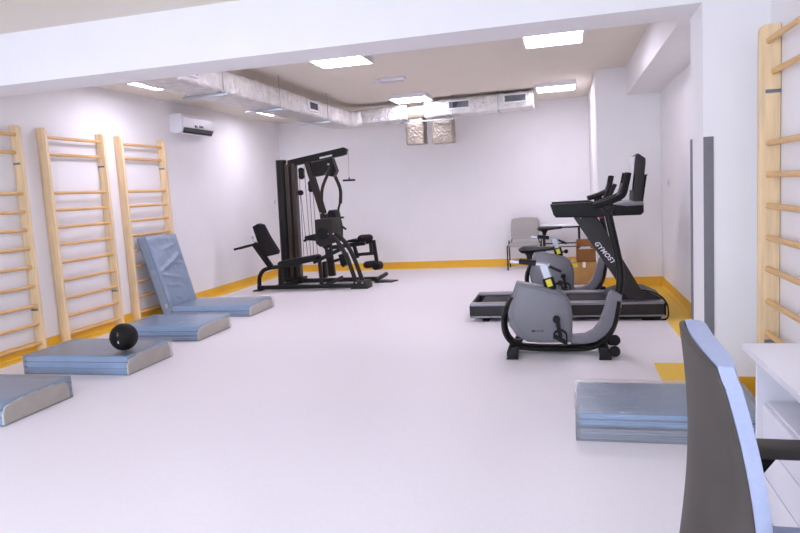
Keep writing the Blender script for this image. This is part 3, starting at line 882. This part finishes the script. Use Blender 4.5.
    for s in (-1, 1):
        mb = MB()
        d = s * .17
        pts = [V((0.228, 5.850, 1.288)) + V((0, d, 0)), V((0.302, 5.850, 1.305)) + V((0, d, 0)), V((0.393, 5.850, 1.335)) + V((0, d, 0)), V((0.466, 5.850, 1.373)) + V((0, d * .95, 0)), V((0.494, 5.850, 1.451)) + V((0, d * .8, 0)), V((0.516, 5.850, 1.551)) + V((0, d * .75, 0))]
        mb.tube(pts, .027, 12, 5); mb.build('handlebar', M_rubber, t)
    mb = MB(); mb.tube([top + V((-.005, -.17, .06)), top + V((0, 0, .045)), top + V((-.005, .17, .06))], .026, 12, 4); mb.lathe([(.05, -.04), (.055, 0), (.05, .05)], top + V((0, 0, .03)), 'y', 16); mb.build('handlebar_bridge', M_black, t)
    cb = MB(); q = V((0.467, 5.850, 1.394)); rot = Matrix.Rotation(.35, 3, 'Y')
    cb.cbox(q, (.04, .20, .15), .012, 2, rot); cs = cb.build('console', M_black, t)
    MB().cbox(q + rot @ V((-.0215, 0, .01)), (.003, .15, .09), .001, 1, rot).build('console_screen', M_tmdark, cs)
    return t
bike = make_bike()
b2 = copy_tree(bike)
b2.location = V(bike.location) + V((.055, 2.72, 0))
b2['label'] = 'grey and black exercise bike between the treadmill and the back wall'

# ------------------------------------------------------------------ treadmill
t = thing('treadmill', 'large black and silver treadmill with charcoal lettered uprights and tall screen', 'treadmill', (-.05, 7.63, 0))
ya, yb = 7.20, 8.06
mb = MB()
mb.box((-.98, ya + .10, .06), (.50, yb - .10, .165), .01); mb.build('deck', M_tmdark, t)
mb = MB(); mb.box((-.97, ya + .13, .162), (.42, yb - .13, .178), .004); mb.build('running_belt', M_belt, t)
for s, yy in ((0, ya), (1, yb - .13)):
    mb = MB(); mb.box((-1.06, yy, .055), (.98, yy + .13, .185), .012, 2); mb.build('side_frame', M_tmdark, t)
    mb = MB(); mb.box((-1.065, yy - .004, .178), (.985, yy + .134, .205), .006, 2); mb.build('side_rail', M_tmsilver, t)
    mb = MB(); mb.box((-1.065, yy - .003, .046), (.985, yy + .06, .064), .004); mb.build('lower_trim', M_tmsilver, t)
mb = MB(); mb.box((-1.075, ya + .02, .06), (-1.04, yb - .02, .19), .012); mb.build('end_cap', M_black, t)
mb = MB(); mb.prism([V((.40, ya + .14, .16)), V((.44, ya + .14, .25)), V((.55, ya + .14, .285)), V((.84, ya + .14, .285)), V((.97, ya + .14, .22)), V((1.0, ya + .14, .15)), V((.98, ya + .14, .06)), V((.40, ya + .14, .06))], (0, yb - ya - .28, 0), .02, 3); mb.build('motor_hood', M_tmdark, t)
for x in (-.90, .80):
    for y in (ya + .06, yb - .06):
        mb = MB(); mb.lathe([(.04, 0), (.04, .02), (.018, .024), (.018, .07)], (x, y, 0), 'z', 16); mb.build('levelling_foot', M_black, t)
mb = MB(); mb.box((.45, ya + .04, .008), (.96, yb - .04, .058), .015); mb.build('lift_frame', M_black, t)
mb = MB(); mb.bar(V((.965, ya + .02, .07)), V((1.0, ya + .02, .19)), .03, .03); mb.box((.975, ya + .01, .05), (1.005, yb - .01, .195), .012); mb.build('front_cap', M_black, t)
up = [(0.064, 7.200, 1.165), (0.297, 7.200, 1.164), (0.329, 7.200, 1.126), (0.808, 7.200, 0.239), (0.648, 7.200, 0.225), (0.614, 7.200, 0.269)]
for s, yy in ((0, ya - .002), (1, yb - .068)):
    ob = MB().prism([P_(q, yy) for q in up], (0, .07, 0), .008, 2).build('upright', M_tmdark, t)
    if s == 0: UPR = ob
    mb = MB(); mb.cyl((0.161, 7.195, 1.115), .008, .012, 'y', 10)
    for v in mb.v: v.y += (yy - ya)
    mb.build('screw', M_tmsilver, t)
# lettering on the near upright
cu = bpy.data.curves.new('lettering', 'FONT'); cu.body = 'GYMOST'; cu.size = .16; cu.extrude = .002; cu.shear = .25; cu.align_x = 'CENTER'; cu.align_y = 'CENTER'; cu.space_character = 1.12; cu.offset = .0035
tmp = bpy.data.objects.new('tmp', cu); COL.objects.link(tmp)
bpy.context.view_layer.update()
me = bpy.data.meshes.new_from_object(tmp.evaluated_get(bpy.context.evaluated_depsgraph_get()))
bpy.data.objects.remove(tmp)
me.materials.append(material('pale_lettering', 'E4E2E8', .45, var=.02))
a_, b_ = V((0.306, 7.200, 0.857)), V((0.486, 7.200, 0.626))
dx = (b_ - a_).normalized(); dn = V((0, -1, 0)); dy = dn.cross(dx).normalized()
wid = max(v.co.x for v in me.vertices) - min(v.co.x for v in me.vertices)
k = (b_ - a_).length / wid
mid = (a_ + b_) / 2; mid.y = ya - .004
mat4 = Matrix((dx, dy, dn)).transposed().to_4x4()
for v in me.vertices: v.co = (mat4 @ (v.co * k)) + mid
for v in me.vertices: v.co -= mid
me.name = 'lettering'
lt = bpy.data.objects.new('lettering', me); COL.objects.link(lt); lt.parent = UPR
lt.location = mid - V(t.location) - V(UPR.location)
# arm rests
arm = [(-0.151, 7.200, 1.279), (0.261, 7.200, 1.280), (0.402, 7.200, 1.243), (0.492, 7.200, 1.254), (0.510, 7.200, 1.143), (0.359, 7.200, 1.119), (-0.093, 7.200, 1.134), (-0.118, 7.200, 1.163)]
for yy in (ya - .03, yb - .07):
    MB().prism([P_(q, yy) for q in arm], (0, .10, 0), .014, 3).build('arm_rest', M_black, t)
# console tray and crossbar
tray = [(0.442, 7.200, 1.239), (0.612, 7.200, 1.253), (0.794, 7.200, 1.248), (0.795, 7.200, 1.150), (0.767, 7.200, 1.122), (0.480, 7.200, 1.124)]
MB().prism([P_(q, ya - .02) for q in tray], (0, yb - ya + .04, 0), .015, 3).build('console_tray', M_black, t)
tl = [(0.472, 7.200, 1.248), (0.612, 7.200, 1.263), (0.789, 7.200, 1.258), (0.789, 7.200, 1.223), (0.621, 7.200, 1.221)]
MB().prism([P_(q, ya - .024) for q in tl], (0, yb - ya + .048, 0), .006, 2).build('tray_top', M_tmsilver, t)
sc = [(0.743, 7.500, 1.748), (0.769, 7.500, 1.765), (0.842, 7.500, 1.708), (0.843, 7.500, 1.660), (0.796, 7.500, 1.234), (0.715, 7.500, 1.249)]
yy0, yy1 = 7.38, 7.90
MB().prism([P_(q, yy0) for q in sc], (0, yy1 - yy0, 0), .012, 3).build('screen_housing', M_tmdark, t)
s0, s1 = V((0.741, 7.500, 1.736)), V((0.701, 7.500, 1.380))
dd = (s1 - s0)
mb = MB(); mb.prism([P_(s0, yy0 + .015) + V((-.012, 0, 0)), P_(s0, yy0 + .015), P_(s1, yy0 + .015), P_(s1, yy0 + .015) + V((-.012, 0, 0))], (0, yy1 - yy0 - .03, 0)); mb.build('screen', M_label, t)  # pale face colour stands in for the wall reflected in the screen
mb = MB(); mb.bar((0.841, 7.630, 1.534), (0.794, 7.630, 1.220), .24, .05, .01); mb.build('screen_bracket', M_black, t)
for yy in (ya + .10, yb - .10):
    mb = MB(); mb.tube([P_(V((0.422, 7.200, 1.232)), yy), P_(V((0.474, 7.200, 1.344)), yy), P_(V((0.526, 7.200, 1.455)), yy)], .022, 10); mb.build('grip', M_black, t)
mb = MB(); mb.cyl((0.369, 7.300, 1.129), .03, .05, 'y', 14); mb.build('stop_clip', M_red, t)
mb = MB(); mb.tube([V((.62, ya + .20, .285)), V((.80, ya + .16, .30)), V((.94, ya + .10, .26)), V((1.0, ya + .02, .20)), V((1.02, ya + .0, .12)), V((1.0, ya + .02, .012)), V((.80, ya + .02, .010))], .008, 8, 6); mb.build('power_cable', M_black, t)

# ------------------------------------------------------------------ visitor chair, table and boxes at the back
t = thing('visitor_chair', 'grey fabric visitor chair with black legs by the back wall', 'chair', (-.72, 11.95, 0))
xa, xb = -.98, -.46
A = []; Bk = []
for i in range(9):
    v = i / 8; ra = []; rb = []
    for j in range(11):
        u = -1 + 2 * j / 10
        hw = (xb - xa) / 2 * (1 - .10 * v ** 3 - .05 * (1 - v) ** 3) * (1 - .04 * (1 if abs(u) > .9 and v in (0, 1) else 0))
        x = (xa + xb) / 2 + u * hw
        z = .52 + .39 * v - .02 * u * u * (v > .9)
        y = 12.15 + .09 * v - .03 * (1 - u * u)
        ra.append(V((x, y - .02, z))); rb.append(V((x, y + .02, z)))
    A.append(ra); Bk.append(rb)
MB().gridsolid(A, Bk).build('backrest', M_grfab, t, angle=60)
mb = MB(); soft_box(mb, xa - .01, xb + .01, 11.66, 12.10, .42, .475, .004, 2, .02); mb.build('seat', M_grfab, t)
for x in (xa - .03, xb + .03):
    mb = MB(); mb.tube([(x, 11.67, 0), (x, 11.68, .42), (x, 11.70, .435)], .0125, 10); mb.build('leg', M_black, t)
    mb = MB(); mb.tube([(x, 12.17, 0), (x, 12.08, .42), (x, 12.10, .50)], .0125, 10); mb.build('leg', M_black, t)
    mb = MB(); mb.tube([(x, 11.68, .425), (x, 12.08, .425)], .0125, 10); mb.build('side_rail', M_black, t)
    xi = x + (.05 if x < -.7 else -.05)
    mb = MB(); mb.tube([(x, 12.08, .42), (xi, 12.14, .50), (xi, 12.20, .66)], .011, 10, 4); mb.build('back_bracket', M_black, t)

t = thing('work_table', 'white topped table with black legs by the back wall behind the treadmill', 'table', (-.08, 12.0, 0))
mb = MB(); mb.box((-.42, 11.70, .745), (.28, 12.30, .77), .004); mb.build('tabletop', M_white, t)
mb = MB()
for y in (11.73, 12.25): mb.box((-.39, y, .715), (.25, y + .03, .745), .003)
for x in (-.39, .22): mb.box((x, 11.76, .715), (x + .03, 12.25, .745), .003)
mb.build('apron', M_black, t)
for x in (-.39, .22):
    for y in (11.73, 12.25):
        mb = MB(); mb.box((x, y, 0), (x + .03, y + .03, .715), .003); mb.build('leg', M_black, t)
mb = MB(); mb.box((-.36, 11.735, .44), (.22, 11.755, .46), .002); mb.box((-.36, 11.735, .38), (.22, 11.755, .395), .002); mb.build('rail', M_black, t)

t = thing('cardboard_box', 'large closed cardboard box on the floor behind the bikes', 'box', (.25, 10.02, 0))
mb = MB(); mb.box((.075, 9.84, 0), (.43, 10.22, .33), .004); mb.build('carton', M_card, t)
mb = MB(); mb.box((.23, 9.838, .25), (.275, 9.841, .331)); mb.box((.23, 9.84, .329), (.275, 10.22, .3315)); mb.build('tape', M_cream, t)
mb = MB(); mb.box((.085, 9.837, .255), (.16, 9.8405, .315)); mb.build('yellow_sticker', M_yel, t)
t = thing('cardboard_box', 'small open brown box standing on the larger cardboard box', 'box', (.28, 10.0, .332))
mb = MB()
x0, x1, y0, y1, z0, z1 = .15, .42, 9.86, 10.14, .333, .52
mb.box((x0, y0, z0), (x1, y1, z0 + .006)); mb.box((x0, y0, z0), (x0 + .006, y1, z1)); mb.box((x1 - .006, y0, z0), (x1, y1, z1)); mb.box((x0, y0, z0), (x1, y0 + .006, z1)); mb.box((x0, y1 - .006, z0), (x1, y1, z1))
mb.build('carton', M_card2, t)
mb = MB(); mb.bar(V((x0 + .003, (y0 + y1) / 2, z1)), V((x0 - .02, (y0 + y1) / 2, z1 + .11)), .27, .005, 0); mb.bar(V(((x0 + x1) / 2, y1 - .003, z1)), V(((x0 + x1) / 2, y1 + .04, z1 + .12)), .26, .005, 0, side=(1, 0, 0)); mb.build('flap', M_card2, t)
mb = MB(); soft_box(mb, x0 + .03, x1 - .04, y0 + .04, y1 - .04, z0 + .03, z1 + .015, .02, 5, .03); mb.build('packing', M_label, t)

# ------------------------------------------------------------------ desk, pedestal, office chair
t = thing('desk', 'white laminate desk in the right foreground', 'desk', (1.0, 2.1, 0))
mb = MB(); mb.box((.742, 1.15, .722), (XR - .006, 3.09, .752), .002); mb.build('desktop', M_white, t)
mb = MB(); mb.box((.785, 3.03, 0), (XR - .04, 3.05, .722), .001); mb.build('end_panel', M_white, t)
mb = MB(); mb.box((.785, 1.20, 0), (XR - .04, 1.22, .722), .001); mb.build('end_panel', M_white, t)
mb = MB(); mb.box((XR - .06, 1.22, .35), (XR - .042, 3.03, .722), .001); mb.build('modesty_panel', M_white, t)
t = thing('drawer_unit', 'white drawer pedestal standing under the desk', 'drawers', (1.0, 2.74, 0))
mb = MB(); mb.box((.82, 2.46, .03), (1.20, 3.01, .515), .002); mb.build('body', M_white, t)
for i, (z0, z1) in enumerate(((.04, .19), (.196, .346), (.352, .505))):
    mb = MB(); mb.box((.802, 2.463, z0), (.82, 3.007, z1), .0015); mb.build('drawer', M_white, t)
for x in (.86, 1.16):
    for y in (2.5, 2.97):
        mb = MB(); mb.cyl((x, y, .016), .022, .032, 'z', 14); mb.build('caster', M_black, t)

t = thing('office_chair', 'office chair with dark shell back and light blue upholstery at the desk', 'chair', (.62, 1.98, 0))
ZT, ZB = 1.055, .38
yc, hw0 = 1.975, .235
def back_pt(u, v, off):
    """u -1 near .. 1 far, v 0 bottom .. 1 top"""
    z = ZB + (ZT - ZB) * v
    hw = hw0 * (1 - .06 * max(0, .3 - v) ** 2 / .09 - .05 * max(0, v - .85) ** 2 / .0225)
    if v > .9: z -= .012 * abs(u) ** 3
    z -= .03 * (1 - u) / 2 * v
    x = .335 - .022 * (1 - v) + (.02 + .125 * (1 - v)) * abs(u) ** 2.2
    x += .022 * math.sin(PI * v)
    return V((x + off, yc + u * hw, z))
R_, C_ = 20, 16
def grid(off, edge=0):
    return [[back_pt(-1 + 2 * j / C_, i / R_, off - edge * ((abs(-1 + 2 * j / C_)) ** 6)) for j in range(C_ + 1)] for i in range(R_ + 1)]
MB().gridsolid(grid(-.012, -.010), grid(.006)).build('back_shell', M_shell, t, angle=55)
cg = [[q + V((.0, 0, .004 if i == R_ else 0)) for q in row] for i, row in enumerate(grid(.008))]
MB().gridsolid(cg, grid(.068, .022)).build('back_cushion', M_bluefab, t, angle=60)
mb = MB(); q = back_pt(.86, .84, -.012)
mb.cbox(q + V((-.001, 0, 0)), (.006, .02, .085), .002, 1); mb.build('hand_slot', M_dark, t)
mb = MB(); soft_box(mb, .50, .98, 1.75, 2.20, .32, .385, .004, 4, .03); mb.build('seat', M_bluefab, t)
mb = MB(); mb.box((.53, 1.79, .29), (.95, 2.16, .322), .01); mb.build('seat_pan', M_shell, t)
mb = MB(); mb.prism([V((.36, 1.92, .42)), V((.39, 1.92, .42)), V((.50, 1.92, .29)), V((.75, 1.92, .29)), V((.75, 1.92, .26)), V((.40, 1.92, .27))], (0, .11, 0), .008, 2); mb.build('back_support', M_shell, t)
for s in (-1, 1):
    yy = yc + s * .325
    mb = MB(); mb.box((.46, yy - .04, .562), (.80, yy + .04, .608), .012, 3); mb.build('armrest', M_shell, t)
    mb = MB(); mb.prism([V((.52, yy - .02, .57)), V((.66, yy - .02, .57)), V((.61, yy - .02, .50)), V((.60, yy - .02, .30)), V((.555, yy - .02, .30)), V((.555, yy - .02, .50))], (0, .04, 0), .008, 2); mb.bar(V((.58, yy, .30)), V((.58, yy - s * .18, .30)), .06, .02, .004, side=(1, 0, 0)); mb.build('arm_support', M_black, t)
mb = MB(); mb.lathe([(.05, .07), (.05, .11), (.028, .12), (.028, .25), (.06, .27), (.06, .29)], (.74, 1.975, 0), 'z', 18); mb.build('gas_lift', M_black, t)
for k in range(5):
    a = 2 * PI * k / 5 + .3
    c = V((.74, 1.975, 0)); d = V((math.cos(a), math.sin(a), 0))
    mb = MB(); mb.bar(c + d * .03 + V((0, 0, .10)), c + d * .29 + V((0, 0, .075)), .045, .03, .008, side=(-d.y, d.x, 0)); lg = mb.build('base_arm', M_black, t)
    mb = MB(); mb.cyl(c + d * .29 + V((0, 0, .028)), .028, .045, 'y' if abs(d.y) < .7 else 'x', 16); mb.build('caster', M_black, lg)

# ------------------------------------------------------------------ light
wld = bpy.data.worlds.new('sky'); scene.world = wld; wld.use_nodes = True
wld.node_tree.nodes['Background'].inputs['Color'].default_value = (.72, .80, 1, 1)
wld.node_tree.nodes['Background'].inputs['Strength'].default_value = 1.5
for a, c in wins:      # daylight through the two front windows
    L = bpy.data.lights.new('daylight', 'AREA'); L.shape = 'RECTANGLE'; L.size = c - a; L.size_y = WZ1 - WZ0
    L.energy = 92; L.color = (.67, .77, 1)
    o = bpy.data.objects.new('daylight', L); COL.objects.link(o)
    o.location = ((a + c) / 2, YF - .30, (WZ0 + WZ1) / 2)
    o.rotation_euler = (PI / 2, 0, 0)

# ------------------------------------------------------------------ camera and view
cam = bpy.data.cameras.new('camera'); cam.lens = 29.3263; cam.sensor_width = 36; cam.sensor_fit = 'HORIZONTAL'; cam.clip_start = .05
co = bpy.data.objects.new('camera', cam); COL.objects.link(co)
ax = [[0.968519,0.242049,-0.058169],[0.028663,0.123687,0.991907],[0.247285,-0.962348,0.112855]]
mt = Matrix(ax).transposed().to_4x4()
mt.translation = V((0, 0, 1.5))
co.matrix_world = mt
scene.camera = co
vs = scene.view_settings
vs.view_transform = 'Standard'; vs.look = 'None'; vs.gamma = 1; vs.use_curve_mapping = False
vs.exposure = 0.63
